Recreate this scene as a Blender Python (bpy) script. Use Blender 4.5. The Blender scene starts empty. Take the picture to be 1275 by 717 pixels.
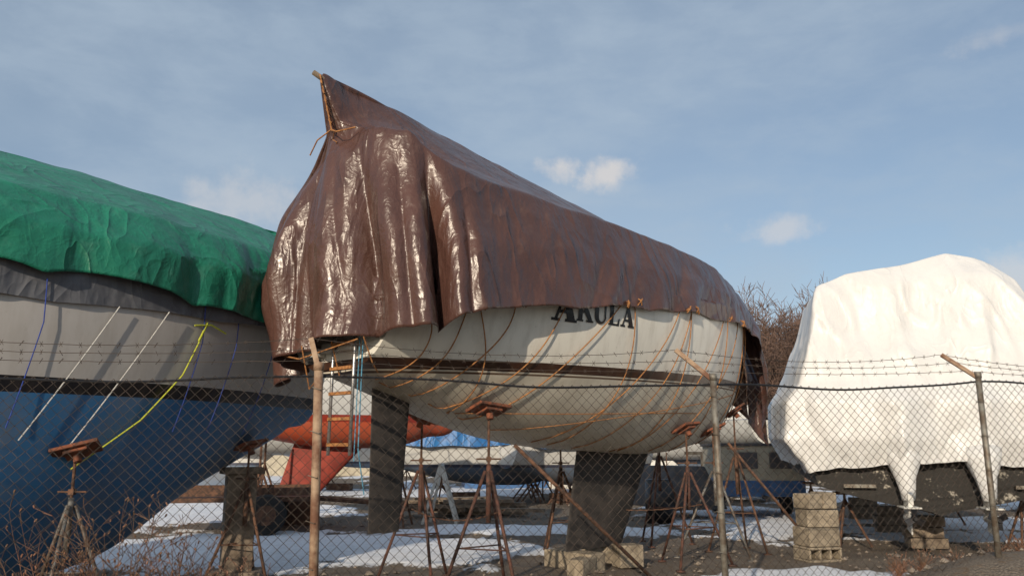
import bpy, math, random
import numpy as np
from mathutils import Vector, noise, Matrix
random.seed(7); np.random.seed(7)
sc=bpy.context.scene
sc.view_settings.view_transform='Standard'; sc.view_settings.look='None'; sc.view_settings.exposure=0
R=math.radians
# ------------------------------------------------------------ helpers
def link(o,parent=None):
    sc.collection.objects.link(o)
    if parent is not None: o.parent=parent
    return o
def empty(name,loc=(0,0,0),rz=0):
    e=bpy.data.objects.new(name,None); e.location=loc; e.rotation_euler=(0,0,rz); e.empty_display_size=.2
    return link(e)
class NT:
    def __init__(s,tree): s.t=tree
    def l(s,a,b): s.t.links.new(a,b)
    def math(s,op,a,b=None,c=None,clamp=False):
        n=s.t.nodes.new('ShaderNodeMath'); n.operation=op; n.use_clamp=clamp
        for i,v in enumerate((a,b,c)):
            if v is None: continue
            if isinstance(v,(int,float)): n.inputs[i].default_value=v
            else: s.l(v,n.inputs[i])
        return n.outputs[0]
    def mix(s,f,a,b,blend='MIX'):
        n=s.t.nodes.new('ShaderNodeMix'); n.data_type='RGBA'; n.blend_type=blend
        for i,v in ((0,f),(6,a),(7,b)):
            if isinstance(v,(int,float)): n.inputs[i].default_value=v
            elif isinstance(v,(tuple,list)): n.inputs[i].default_value=(v[0],v[1],v[2],1)
            else: s.l(v,n.inputs[i])
        return n.outputs[2]
    def noise(s,vec,scale,detail=4,rough=.55,dist=0):
        n=s.t.nodes.new('ShaderNodeTexNoise'); n.inputs['Scale'].default_value=scale
        n.inputs['Detail'].default_value=detail; n.inputs['Roughness'].default_value=rough; n.inputs['Distortion'].default_value=dist
        if vec is not None: s.l(vec,n.inputs['Vector'])
        return n.outputs['Fac']
    def ramp(s,f,a,b):
        n=s.t.nodes.new('ShaderNodeMapRange'); n.interpolation_type='SMOOTHSTEP'
        n.inputs[1].default_value=a; n.inputs[2].default_value=b; s.l(f,n.inputs[0]); return n.outputs[0]
    def mapping(s,vec,sc_=(1,1,1),rot=(0,0,0)):
        n=s.t.nodes.new('ShaderNodeMapping'); n.inputs['Scale'].default_value=sc_; n.inputs['Rotation'].default_value=rot
        s.l(vec,n.inputs['Vector']); return n.outputs[0]
    def ridge(s,vec,scale,detail,pw,dist=.4):
        n=s.noise(vec,scale,detail,.5,dist)
        return s.math('POWER',s.math('SUBTRACT',1,s.math('ABSOLUTE',s.math('MULTIPLY_ADD',n,2,-1))),pw)
def newmat(name):
    m=bpy.data.materials.new(name); m.use_nodes=True
    t=NT(m.node_tree); p=m.node_tree.nodes['Principled BSDF']
    tc=m.node_tree.nodes.new('ShaderNodeTexCoord')
    return m,t,p,tc.outputs['Object']
def bump(t,p,h,strength,dist=.02,prev=None):
    b=t.t.nodes.new('ShaderNodeBump'); b.inputs['Strength'].default_value=strength; b.inputs['Distance'].default_value=dist
    t.l(h,b.inputs['Height'])
    if prev is not None: t.l(prev,b.inputs['Normal'])
    t.l(b.outputs[0],p.inputs['Normal']); return b.outputs[0]
def mat(name,c1,c2=None,rough=.6,metal=0,ns=4,bs=.2,bscale=30,bd=.01,rv=.15):
    if c2 is None: c2=tuple(x*.65 for x in c1)
    m,t,p,oc=newmat(name)
    f=t.ramp(t.noise(oc,ns,4,.65),.35,.65)
    t.l(t.mix(f,c2,c1),p.inputs['Base Color'])
    n2=t.noise(oc,bscale,2)
    t.l(t.math('MULTIPLY_ADD',n2,rv,rough-rv/2,True),p.inputs['Roughness'])
    p.inputs['Metallic'].default_value=metal
    if bs>0: bump(t,p,n2,bs,bd)
    return m
class MB:
    def __init__(s): s.v=[];s.f=[];s.mi=[];s.m=0
    def add(s,vs,fs):
        o=len(s.v); s.v+= [tuple(v) for v in vs]; s.f+=[tuple(i+o for i in f) for f in fs]; s.mi+=[s.m]*len(fs)
    def box(s,c,d,rot=None,taper=1.0):
        hx,hy,hz=d[0]/2,d[1]/2,d[2]/2
        vs=[]
        for z in(-1,1):
            k=1 if z<0 else taper
            for x,y in((-1,-1),(1,-1),(1,1),(-1,1)): vs.append(Vector((x*hx*k,y*hy*k,z*hz)))
        if rot is not None: vs=[rot@v for v in vs]
        c=Vector(c); s.add([v+c for v in vs],[(3,2,1,0),(4,5,6,7),(0,1,5,4),(1,2,6,5),(2,3,7,6),(3,0,4,7)])
    def tube(s,pts,r,n=6,cap=True):
        pts=[Vector(p) for p in pts]
        if len(pts)<2: return
        rs=r if isinstance(r,(list,tuple)) else [r]*len(pts)
        vs=[];fs=[];prev=None
        for i,p in enumerate(pts):
            d=(pts[min(i+1,len(pts)-1)]-pts[max(i-1,0)])
            if d.length<1e-9: d=Vector((0,0,1))
            d.normalize()
            if prev is None:
                u=d.orthogonal().normalized()
            else:
                u=prev-d*prev.dot(d)
                u=u.normalized() if u.length>1e-6 else d.orthogonal().normalized()
            prev=u; w=d.cross(u)
            for k in range(n):
                a=2*math.pi*k/n; vs.append(p+(u*math.cos(a)+w*math.sin(a))*rs[i])
        for i in range(len(pts)-1):
            for k in range(n):
                k2=(k+1)%n; fs.append((i*n+k,i*n+k2,(i+1)*n+k2,(i+1)*n+k))
        if cap and n>2: fs.append(tuple(range(n-1,-1,-1))); fs.append(tuple(range((len(pts)-1)*n,len(pts)*n)))
        s.add(vs,fs)
    def obj(s,name,mats,parent=None,smooth=False,bevel=0):
        me=bpy.data.meshes.new(name); me.from_pydata(s.v,[],s.f)
        if not isinstance(mats,(list,tuple)): mats=[mats]
        for m in mats: me.materials.append(m)
        if len(mats)>1: me.polygons.foreach_set('material_index',s.mi)
        if smooth: me.polygons.foreach_set('use_smooth',[True]*len(me.polygons))
        me.update(); o=bpy.data.objects.new(name,me); link(o,parent)
        if bevel:
            b=o.modifiers.new('bev','BEVEL'); b.width=bevel; b.segments=2; b.limit_method='ANGLE'
        return o
def grid_obj(name,G,mats,parent=None,closed=False,solid=0):
    n,m=G.shape[:2]; v=G.reshape(-1,3).tolist(); f=[]
    for i in range(n if closed else n-1):
        i2=(i+1)%n
        for j in range(m-1):
            f.append((i*m+j,i2*m+j,i2*m+j+1,i*m+j+1))
    me=bpy.data.meshes.new(name); me.from_pydata(v,[],f)
    me.materials.append(mats)
    me.polygons.foreach_set('use_smooth',[True]*len(f)); me.update()
    o=bpy.data.objects.new(name,me); link(o,parent)
    if solid:
        s=o.modifiers.new('sol','SOLIDIFY'); s.thickness=solid; s.offset=0
    return o
def hermite(xs,ys):
    xs=np.array(xs,float); ys=np.array(ys,float); d=np.gradient(ys,xs)
    def f(x):
        i=int(np.clip(np.searchsorted(xs,x)-1,0,len(xs)-2)); h=xs[i+1]-xs[i]; u=min(max((x-xs[i])/h,0),1)
        return float((2*u**3-3*u**2+1)*ys[i]+(u**3-2*u**2+u)*h*d[i]+(-2*u**3+3*u**2)*ys[i+1]+(u**3-u**2)*h*d[i+1])
    return f
def catmull(P,n,lin=0.0):
    P=np.array(P,float); d=np.linalg.norm(np.diff(P,axis=0).reshape(len(P)-1,-1),axis=1)**.5
    x=np.concatenate([[0],np.cumsum(d)]); xs=np.linspace(0,x[-1],n)
    T=np.zeros_like(P)
    for i in range(len(P)):
        a=max(i-1,0); b=min(i+1,len(P)-1); T[i]=(P[b]-P[a])/(x[b]-x[a])
    out=[]
    for q in xs:
        i=int(np.clip(np.searchsorted(x,q)-1,0,len(P)-2)); h=x[i+1]-x[i]; u=(q-x[i])/h
        c=(2*u**3-3*u**2+1)*P[i]+(u**3-2*u**2+u)*h*T[i]+(-2*u**3+3*u**2)*P[i+1]+(u**3-u**2)*h*T[i+1]
        out.append(c*(1-lin)+(P[i]*(1-u)+P[i+1]*u)*lin)
    return np.array(out)
def nz(x,y=0,z=0): return noise.noise(Vector((x,y,z)))
def sm(x): x=min(max(x,0),1); return x*x*(3-2*x)
# ------------------------------------------------------------ hull class  local x=fore, y=port, z=up ; t = starboard
class Hull:
    def __init__(s,L,B,SH,KL,p=.75,q=1.2):
        s.L=L; s.B=hermite(*B); s.SH=hermite(*SH); s.KL=hermite(*KL); s.p=p; s.q=q
    def pt(s,x,a):
        c=max(math.cos(a*math.pi/2),0); si=math.sin(a*math.pi/2)
        zs=s.SH(x); zk=min(s.KL(x),zs)
        return (x,max(s.B(x),0)*c**s.p,zs-(zs-zk)*si**s.q)
    def t(s,x,z):
        x=min(max(x,0),s.L); zs=s.SH(x); zk=s.KL(x)
        if z<=zk or zs<=zk: return 0
        if z>=zs: return max(s.B(x),0)
        u=((zs-z)/(zs-zk))**(1/s.q); return max(s.B(x),0)*math.sqrt(max(1-u*u,0))**s.p
    def on(s,x,z,off=.01):
        t=s.t(x,z); e=.03
        dx=(s.t(x+e,z)-s.t(x-e,z))/(2*e); dz=(s.t(x,z+e)-s.t(x,z-e))/(2*e)
        n=Vector((-dx,1,-dz)).normalized()
        p=Vector((x,t,z))+n*off
        return Vector((p.x,-p.y,p.z)),Vector((n.x,-n.y,n.z))
    def build(s,parent,m,deckm,ns=90,na=44,name='hull'):
        xs=[s.L*(1-(1-i/ns)**1.5) for i in range(ns+1)]
        G=np.zeros((ns+1,2*na+1,3))
        for i,x in enumerate(xs):
            for j in range(2*na+1):
                a=j/na; sg=1
                if a>1: a=2-a; sg=-1
                p=s.pt(x,a); G[i,j]=(p[0],-sg*p[1],p[2])
        o=grid_obj(name,G,m,parent)
        mb=MB(); mb.add(G[0].tolist(),[tuple(range(2*na,-1,-1))]); mb.obj('transom',m,parent)
        D=np.zeros((ns+1,9,3))
        for i,x in enumerate(xs):
            for j in range(9):
                k=j/4-1; D[i,j]=(x,k*max(s.B(x),0),s.SH(x)-.004+.08*(1-k*k))
        grid_obj('deck',D,deckm,parent)
        return o
def foil(parent,m,root,tip,name,thick=.12):
    rows=14; n=24; G=np.zeros((rows,n,3))
    for i in range(rows):
        u=i/(rows-1); xa=root[0]*(1-u)+tip[0]*u; xf=root[1]*(1-u)+tip[1]*u; z=root[2]*(1-u)+tip[2]*u
        for k in range(n):
            a=2*math.pi*k/(n-1); cx=(1-math.cos(a))/2
            th=5*thick*(.2969*math.sqrt(cx)-.126*cx-.3516*cx**2+.2843*cx**3-.1036*cx**4)*(xf-xa)*(1 if a<math.pi else -1)
            G[i,k]=(xf-cx*(xf-xa),th,z)
    grid_obj(name,G,m,parent)
    mb=MB(); mb.add(G[-1][:-1].tolist(),[tuple(range(n-1))]); mb.obj(name+'_foot',m,parent)
# ------------------------------------------------------------ materials
def hull_mat(name,top,stripe,bottom,z0,slope,sw,thin=None,dirt=.25,rough=.3):
    m,t,p,oc=newmat(name)
    sp=t.t.nodes.new('ShaderNodeSeparateXYZ'); t.l(oc,sp.inputs[0])
    h=t.math('SUBTRACT',sp.outputs[2],t.math('MULTIPLY_ADD',sp.outputs[0],slope,z0))
    c=t.mix(t.math('GREATER_THAN',h,-sw),bottom,stripe)
    c=t.mix(t.math('GREATER_THAN',h,0),c,top)
    if thin:
        a=t.math('MULTIPLY',t.math('GREATER_THAN',h,thin[0]),t.math('LESS_THAN',h,thin[1])); c=t.mix(a,c,thin[2])
    st=t.noise(t.mapping(oc,(5,5,.7)),1.6,5,.65)
    c=t.mix(t.math('MULTIPLY',t.ramp(st,.42,.75),dirt),c,(.16,.12,.07))
    bl=t.noise(oc,1.3,5,.6); below=t.math('LESS_THAN',h,-sw)
    c=t.mix(t.math('MULTIPLY',t.math('MULTIPLY',t.ramp(bl,.4,.7),below),.4),c,(.2,.17,.13))
    sc2=t.noise(oc,22,3,.7)
    c=t.mix(t.math('MULTIPLY',t.ramp(sc2,.62,.75),.25),c,(.25,.2,.15))
    t.l(c,p.inputs['Base Color'])
    t.l(t.math('MULTIPLY_ADD',below,.3,rough,True),p.inputs['Roughness'])
    bump(t,p,t.noise(oc,3,2),.12,.03)
    return m
def tarp_mat(name,c1,c2,rough=.3,crease=.5,vert=.4,dustc=(.45,.4,.36),dusta=.15,seams=True,fine=0):
    m,t,p,oc=newmat(name)
    n1=t.noise(oc,1.8,4,.6,.4)
    col=t.mix(t.ramp(n1,.3,.7),c2,c1)
    dust=t.noise(oc,5,6,.7); col=t.mix(t.math('MULTIPLY',t.ramp(dust,.5,.8),dusta),col,dustc)
    t.l(col,p.inputs['Base Color'])
    t.l(t.math('MULTIPLY_ADD',dust,.35,rough-.15,True),p.inputs['Roughness'])
    v=t.mapping(oc,(1,1,vert))
    r1=t.ridge(v,1.7,2,9,.8); r2=t.ridge(v,4.5,2,6,.6)
    big=t.noise(v,2.2,3,.5,.8)
    b1=bump(t,p,big,crease*.8,.10)
    b2=bump(t,p,r1,crease*.8,.03,b1)
    b3=bump(t,p,r2,crease*.6,.010,b2)
    if fine: b3=bump(t,p,t.ridge(oc,11,3,4,.5),fine,.008,b3)
    if seams:
        sp=t.t.nodes.new('ShaderNodeSeparateXYZ'); t.l(oc,sp.inputs[0])
        g=None
        for ax_,per in ((0,.62),(2,.55)):
            q=t.math('ADD',t.math('DIVIDE',sp.outputs[ax_],per),t.math('MULTIPLY',n1,.12))
            q=t.math('ABSOLUTE',t.math('SUBTRACT',t.math('FRACT',q),.5)); q=t.math('LESS_THAN',q,.012)
            g=q if g is None else t.math('MAXIMUM',g,q)
        bump(t,p,g,crease*.45,.006,b3)
    return m
M={}
M['tarp']=tarp_mat('brown_tarp_vinyl',(.098,.047,.036),(.072,.035,.028),.30,.65,.40,(.32,.23,.19),.14,True,.30)
M['green']=tarp_mat('green_tarp_poly',(.014,.20,.12),(.009,.14,.088),.42,.6,.6,(.3,.5,.42),.12,True,.3)
M['grey']=tarp_mat('grey_canvas',(.13,.135,.15),(.09,.095,.11),.6,.5)
M['wrap']=tarp_mat('white_shrink_wrap',(.69,.69,.685),(.65,.65,.645),.42,.40,.45,(.52,.50,.48),.2,False,.15)
M['bluetarp']=tarp_mat('blue_tarp_poly',(.03,.17,.42),(.02,.12,.33),.45,.5)
M['tan']=tarp_mat('tan_canvas',(.38,.33,.25),(.3,.26,.2),.6,.5)
M['akhull']=hull_mat('cream_hull_paint',(.75,.73,.66),(.045,.02,.013),(.60,.56,.47),2.37,.022,.10,(-.135,-.115,(.09,.05,.03)),.2)
M['bluehull']=hull_mat('blue_hull_paint',(.46,.44,.42),(.010,.010,.014),(.025,.135,.31),2.10,.008,.14,None,.2)
M['redhull']=hull_mat('red_hull_paint',(.62,.62,.60),(.34,.04,.02),(.60,.11,.045),2.2,0,.14,None,.15)
M['redkeel']=mat('dark_red_keel_paint',(.33,.05,.03),(.2,.03,.02),.7,ns=3)
M['whitehull']=hull_mat('white_hull_paint',(.6,.6,.58),(.05,.06,.1),(.12,.17,.25),1.1,0,.08,None,.2)
M['darkhull']=hull_mat('beige_hull_paint',(.5,.45,.36),(.1,.05,.04),(.25,.1,.07),1.6,0,.1,None,.2)
M['keel']=mat('keel_antifouling',(.05,.042,.037),(.02,.018,.017),.75,ns=5,bs=.5,bscale=18)
M['deck']=mat('deck_gelcoat',(.5,.48,.44))
M['rust']=mat('rusty_steel',(.17,.085,.05),(.06,.035,.025),.8,.2,ns=14,bs=.5,bscale=60)
M['redstand']=mat('red_primer_steel',(.15,.065,.045),(.06,.035,.028),.75,.2,ns=9,bs=.4)
M['stgalv']=mat('dull_galvanised_stand',(.22,.22,.21),(.11,.08,.06),.65,.4,ns=8,bs=.4)
M['pad']=mat('orange_pad_board',(.24,.075,.035),(.09,.04,.025),.85,ns=10,bs=.5)
M['galv']=mat('galvanised_steel',(.24,.23,.20),(.12,.09,.065),.6,.4,ns=9,bs=.3)
M['rustpost']=mat('rust_stained_post',(.38,.27,.18),(.15,.07,.04),.8,.1,ns=5,bs=.4)
M['wire']=mat('fence_wire',(.07,.052,.042),(.035,.027,.022),.75,.3,ns=3,bs=0)
M['rope']=mat('orange_rope',(.46,.21,.07),(.26,.11,.04),.85,ns=30,bs=.8,bscale=120)
M['whiterope']=mat('white_rope',(.6,.6,.58),(.45,.45,.43),.8,ns=40,bs=.8,bscale=120)
M['yrope']=mat('yellow_rope',(.55,.6,.05),(.4,.42,.04),.8,ns=40)
M['brope']=mat('blue_rope',(.03,.07,.35),(.02,.04,.22),.8,ns=40)
M['cyanrope']=mat('cyan_rope',(.10,.30,.42),(.06,.2,.32),.8,ns=40)
M['wood']=mat('weathered_timber',(.24,.19,.14),(.12,.09,.065),.85,ns=6,bs=.6,bscale=20)
M['conc']=mat('concrete_block',(.36,.30,.22),(.2,.165,.12),.9,ns=7,bs=.9,bscale=50,bd=.02)
M['rubber']=mat('tyre_rubber',(.02,.02,.02),(.012,.012,.012),.8)
M['dark']=mat('dark_engine_paint',(.02,.02,.022),(.01,.01,.012),.4)
M['letter']=mat('black_vinyl_lettering',(.012,.012,.014),(.01,.01,.012),.3,bs=.02)
M['alu']=mat('aluminium_tube',(.6,.6,.6),(.45,.45,.45),.35,.8)
M['white']=mat('white_paint',(.65,.64,.6),(.5,.49,.45),.5,ns=3)
M['bluep']=mat('blue_paint',(.05,.14,.32),(.04,.1,.22),.5)
M['beige']=mat('beige_siding',(.45,.40,.30),(.34,.3,.23),.7)
M['roof']=mat('dark_roof',(.09,.085,.085),(.06,.055,.055),.8)
M['glass']=mat('dark_glass',(.02,.025,.03),None,.1,bs=0)
M['bark']=mat('bare_tree_bark',(.17,.105,.08),(.10,.065,.05),.9,bs=0)
M['weed']=mat('dry_weed_stem',(.22,.11,.07),(.13,.08,.05),.9,bs=0)
m,t,p,oc=newmat('fouled_black_bottom')
f=t.ramp(t.noise(oc,4,6,.75),.58,.65); t.l(t.mix(f,(.016,.014,.012),(.36,.33,.28)),p.inputs['Base Color']); p.inputs['Roughness'].default_value=.75
bump(t,p,t.noise(oc,20,3),.5,.02); M['foul']=m
# ------------------------------------------------------------ ground
def fenceY(x): return 7.0+.29*(x-1.74)
def gh(x,y):
    h=.55*sm((x-2.3)/2.4)*math.exp(-((y-fenceY(x))/1.2)**2)
    h+=.30*math.exp(-(((x-7)/1.9)**2+((y-10.3)/1.0)**2))
    if abs(x)<40 and y<60: h+=.035*nz(x*.5,y*.5)+.018*nz(x*2,y*2,3)+.008*nz(x*6,y*6,5)
    return h
def snowv(x,y):
    def blob(cx,cy,rx,ry): return 1-((x-cx)/rx)**2-((y-cy)/ry)**2
    v=max(blob(-3.6,13.0,4.0,2.6),blob(-.8,12.6,2.2,1.2),blob(.6,15.6,3.0,1.1),blob(5.4,18,2.6,3.8),blob(14,27,7,5),blob(3.4,9.9,1.2,.8),
          blob(-9,20,5,4),blob(10.5,17.0,2.8,1.5),blob(-1.2,9.4,1.2,.6)*.7,blob(-4,30,9,2.8)*.9,blob(7.5,14.5,2.2,.8)*.8)
    if y>30: v=max(v,.6*nz(x*.07,y*.05,9)-.02)
    v=max(v,-1)
    return v*.5+.5*nz(x*.6,y*.8,1)+.32*nz(x*2,y*2.4,2)+.12*nz(x*5,y*5,4)-.01
def axis(lo,hi,step,far):
    a=list(np.arange(lo,hi+1e-6,step)); s=step; x=hi
    r=[]; 
    while x<far: s*=1.35; x+=s; r.append(x)
    s=step; x=lo; l=[]
    while x>-far: s*=1.35; x-=s; l.append(x)
    return l[::-1]+a+r
ax=axis(-9,13,.10,1500); ay=axis(4,26,.10,1500)
G=np.zeros((len(ax),len(ay),3)); S=np.zeros((len(ax),len(ay)))
for i,x in enumerate(ax):
    for j,y in enumerate(ay):
        s_=snowv(x,y) if (abs(x)<120 and -5<y<200) else -.5
        G[i,j]=(x,y,gh(x,y)+.045*sm((s_+.02)/.15)*(1+ .3*nz(x*3,y*3,7))); S[i,j]=s_
m,t,p,oc=newmat('gravel_and_snow')
at=t.t.nodes.new('ShaderNodeAttribute'); at.attribute_name='snow'
n1=t.noise(oc,60,4,.7); n2=t.noise(oc,1.1,4,.6); n3=t.noise(oc,9,5,.7)
vo=t.t.nodes.new('ShaderNodeTexVoronoi'); vo.inputs['Scale'].default_value=38; t.l(oc,vo.inputs['Vector'])
g=t.mix(t.ramp(n2,.35,.65),(.12,.09,.065),(.22,.175,.13))
g=t.mix(t.ramp(n1,.35,.7),t.mix(.55,g,(.03,.025,.02)),t.mix(.35,g,(.38,.33,.27)))
g=t.mix(t.math('MULTIPLY',t.ramp(n3,.5,.62),.6),g,(.15,.095,.05))
sf=t.math('ADD',at.outputs['Fac'],t.math('MULTIPLY_ADD',n3,.4,-.2))
sf=t.ramp(sf,.0,.06)
snowc=t.mix(t.ramp(n3,.3,.75),(.78,.80,.84),(.60,.61,.64))
snowc=t.mix(t.math('MULTIPLY',t.ramp(n1,.6,.75),.4),snowc,(.3,.26,.22))
t.l(t.mix(sf,g,snowc),p.inputs['Base Color']); p.inputs['Roughness'].default_value=.85
hh=t.math('MULTIPLY_ADD',t.math('SUBTRACT',1,sf),t.math('MULTIPLY_ADD',vo.outputs['Distance'],-1.0,n1),t.math('MULTIPLY',n3,.5))
bump(t,p,hh,.8,.03)
M['ground']=m
go=grid_obj('ground',G,m)
a=go.data.attributes.new('snow','FLOAT','POINT'); a.data.foreach_set('value',S.reshape(-1))
mb=MB()
for i in range(4200):
    x=random.uniform(-7,12); y=8+16*random.random()**1.6
    if snowv(x,y)>.06: continue
    r=random.choice([.012,.018,.025,.03,.05])*random.uniform(.7,1.2); z=gh(x,y)
    vs=[]
    for d in((1,0,0),(0,1,0),(-1,0,0),(0,-1,0),(0,0,.8),(0,0,-.6)):
        vs.append((x+d[0]*r*random.uniform(.6,1.2),y+d[1]*r*random.uniform(.6,1.2),z+r*.3+d[2]*r*random.uniform(.6,1)))
    mb.add(vs,[(0,1,4),(1,2,4),(2,3,4),(3,0,4),(1,0,5),(2,1,5),(3,2,5),(0,3,5)])
mb.obj('loose_gravel_stones',mat('stone_grey_brown',(.30,.25,.20),(.11,.09,.075),.9,ns=2.2,bs=0))
# ------------------------------------------------------------ skirt tarps
def skirt(name,cols,nc,nr,mt,parent,amp,hull=None,freq=1.0,hemwave=.03,seed=0,solid=0,clear=.02,lin=.75,gamma=.7,passes=2,slant=0):
    A=np.array([catmull(c,nr,lin) for c in cols])
    for _ in range(passes):
        B_=A.copy(); B_[:,1:-1]=.25*A[:,:-2]+.5*A[:,1:-1]+.25*A[:,2:]; A=B_
    A=catmull(A,nc,.25)
    dv=np.gradient(A,axis=0); dw=np.gradient(A,axis=1)
    N=np.cross(dv,dw); N/= (np.linalg.norm(N,axis=2,keepdims=True)+1e-9)
    cen=A.mean(axis=(0,1)); 
    if ((A-cen)*N).sum()<0: N=-N
    dist=np.concatenate([[0],np.cumsum(np.linalg.norm(np.diff(A[:,nr//4],axis=0),axis=1))])
    for i in range(nc):
        d0=dist[i]
        for j in range(nr):
            w=j/(nr-1); q=A[i,j].copy(); am=amp(q[0],-q[1],q[2],w); d=d0+slant*w*sm((q[0]-.8)/1.0)
            ph=d*4.4*freq+1.3*nz(d*.7,w*.9,seed)+.8*nz(d*.3,5,seed)
            fold=(abs(math.sin(ph))**gamma-.55)*(.55+.9*nz(d*.8,w*.6,seed+4)+.25)
            fold+=.45*(abs(math.sin(ph*2.3+2+1.5*nz(d,w*1.2,seed+8)))-.6)*(.5+nz(d*1.3,w,seed+2))
            fine=.5*nz(q[0]*1.6,q[1]*1.6,q[2]*1.2+seed)+.2*nz(q[0]*4,q[1]*4,q[2]*2)
            A[i,j]=q+N[i,j]*(am*fold+.35*am*fine+.03*fine)
            if j<nr*.15:
                A[i,j,2]+=hemwave*(abs(math.sin(d0*2.4*freq+nz(d0,0,seed)))-.5)*(1-j/(nr*.15))
            if hull is not None:
                x,y,z=A[i,j]
                if -.02<x<hull.L and z<hull.SH(x)+.12:
                    tt=hull.t(x,z)+clear
                    if abs(y)<tt: A[i,j,1]=math.copysign(tt,y if abs(y)>.05 else q[1])
    grid_obj(name,A,mt,parent,solid=solid)
    return A
def C(*pts): return [(s,-t_,z) for s,t_,z in pts]
# ============================================================ centre sailboat
BA=R(47.84)
ak=empty('sailboat_with_brown_tarp',(-1.75,8.0,0),BA)
H=Hull(8.5,([0,.7,1.5,2.5,4,5.5,6.9,7.7,8.2,8.5],[.92,1.1,1.27,1.42,1.5,1.39,.98,.6,.3,.0]),
       ([0,2,4,6,7.8,8.5],[3.0,3.12,3.28,3.43,3.58,3.65]),
       ([0,.7,1.5,2.3,4,6,7.1,7.8,8.25,8.5],[2.25,2.06,1.82,1.64,1.49,1.5,1.75,2.25,2.9,3.65]))
H.build(ak,M['akhull'],M['deck'])
foil(ak,M['keel'],(3.9,5.7,1.62),(3.6,4.85,.24),'fin_keel',.11)
foil(ak,M['keel'],(.45,.98,2.2),(.46,.86,.68),'rudder',.13)
def sidecol(s_,ht,hz,st,szz,rz,sg=1,lt=None):
    lt=lt or (ht*.6+st*.4+.03)
    return C((s_,sg*ht,hz),(s_,sg*lt,hz*.5+szz*.5),(s_,sg*st,szz),(s_,sg*st*.60,szz+(rz-szz)*.30),(s_,sg*st*.2,szz+(rz-szz)*.76),(s_-.05,0,rz))
side=[(7.0,1.06,3.34,.82,4.02,4.34),(5.8,1.38,3.27,1.12,4.14,4.60),(4.5,1.54,3.22,1.22,4.18,4.83),(3.2,1.56,3.13,1.24,4.20,4.98),(2.0,1.52,3.00,1.22,4.20,5.10),(.95,1.46,2.84,1.18,4.22,5.22)]
bow=C((8.95,.02,2.0),(8.9,0,2.8),(8.75,0,3.6),(8.5,0,3.9),(8.2,0,4.02),(8.0,0,4.1))
cols=[bow,
C((8.66,.42,1.55),(8.7,.44,2.6),(8.5,.38,3.65),(8.2,.25,3.9),(8.0,.1,4.08),(7.8,0,4.16)),
C((8.48,.56,1.75),(8.46,.6,2.8),(8.3,.50,3.75),(8.1,.30,3.95),(7.9,.1,4.12),(7.7,0,4.2)),
C((8.0,.76,3.0),(8.0,.72,3.45),(7.8,.62,3.88),(7.7,.36,4.05),(7.6,.1,4.2),(7.5,0,4.26))]
cols+=[sidecol(*a) for a in side]
cols+=[
C((.42,1.36,2.72),(.48,1.24,3.5),(.46,1.08,4.30),(.35,.62,4.50),(.15,.15,4.95),(.1,0,5.27)),
C((.12,1.2,2.60),(.12,1.08,3.5),(.10,.90,4.58),(.05,.45,4.68),(-.12,.10,4.85),(-.33,0,5.33)),
C((-.18,.75,2.52),(-.15,.70,3.4),(-.10,.55,4.60),(-.06,.25,4.68),(-.15,.05,4.8),(-.26,0,5.05)),
C((-.3,.1,2.5),(-.3,.1,3.4),(-.25,.05,4.42),(-.2,.03,4.56),(-.17,.0,4.62),(-.17,0,4.7)),
C((-.2,-.5,2.4),(-.25,-.6,3.3),(-.12,-.55,4.2),(-.08,-.25,4.5),(-.15,-.05,4.75),(-.26,0,5.05)),
C((.1,-1.0,2.2),(.05,-1.28,3.3),(.1,-1.18,4.0),(.0,-.6,4.42),(-.12,-.12,4.75),(-.33,0,5.33)),
C((.8,-1.25,2.8),(.8,-1.38,3.5),(.8,-1.15,4.1),(.7,-.65,4.4),(.6,-.2,4.9),(.6,0,5.25))]
cols+=[sidecol(a[0],a[1],a[2],a[3],a[4]-.05,a[5],-1) for a in side[:-1][::-1]]
cols+=[C((8.1,-.68,2.9),(8.05,-.68,3.4),(7.9,-.55,3.85),(7.8,-.32,4.05),(7.7,-.1,4.2),(7.6,0,4.24)),bow]
def amp(s_,t_,z,w):
    e=sm((1.1-s_)/1.0)
    a=.07+.33*e
    if s_>6.8: a=.10
    top=4.2+.38*e
    return a*(.10+.90*sm((top-z)/(.9+.35*e)))
skirt('brown_tarp',cols,860,120,M['tarp'],ak,amp,H,.82,.05,1,solid=.006,gamma=.85,lin=.92,passes=1,slant=1.8)
mb=MB(); mb.tube([(-.44,0,5.31),(-.1,0,5.22)],.028,10); mb.obj('boom_end',M['wood'],ak,True)
mb=MB()
for k in range(7):
    z=5.25-k*.1; x=-.36+.03*k; mb.tube([(x,-.015,z),(x-.02,-.06-.01*k,z-.06),(x+.03,-.02,z-.1)],.006,5)
mb.tube([(-.38,-.03,5.3),(-.32,-.07,5.0),(-.25,-.09,4.72),(-.27,-.2,4.66),(-.15,-.36,4.70)],.008,6)
mb.tube([(-.25,-.09,4.72),(-.32,.05,4.62),(-.3,.2,4.5)],.008,6)
mb.obj('peak_lacing',M['rope'],ak)
mb=MB()
def hrope(s0,z0,s1,z1,r=.0075,sag=0,b=mb):
    pts=[]
    for k in range(26):
        u=k/25; s_=s0+(s1-s0)*u+sag*math.sin(u*math.pi)+.02*math.sin(u*7+s0*5); z=z0+(z1-z0)*u
        z=max(z,H.KL(s_)+.015)
        q,_=H.on(s_,z,.014+(.05*math.sin(u*math.pi)*(1-u))); pts.append(q)
    b.tube(pts,r,6)
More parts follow.
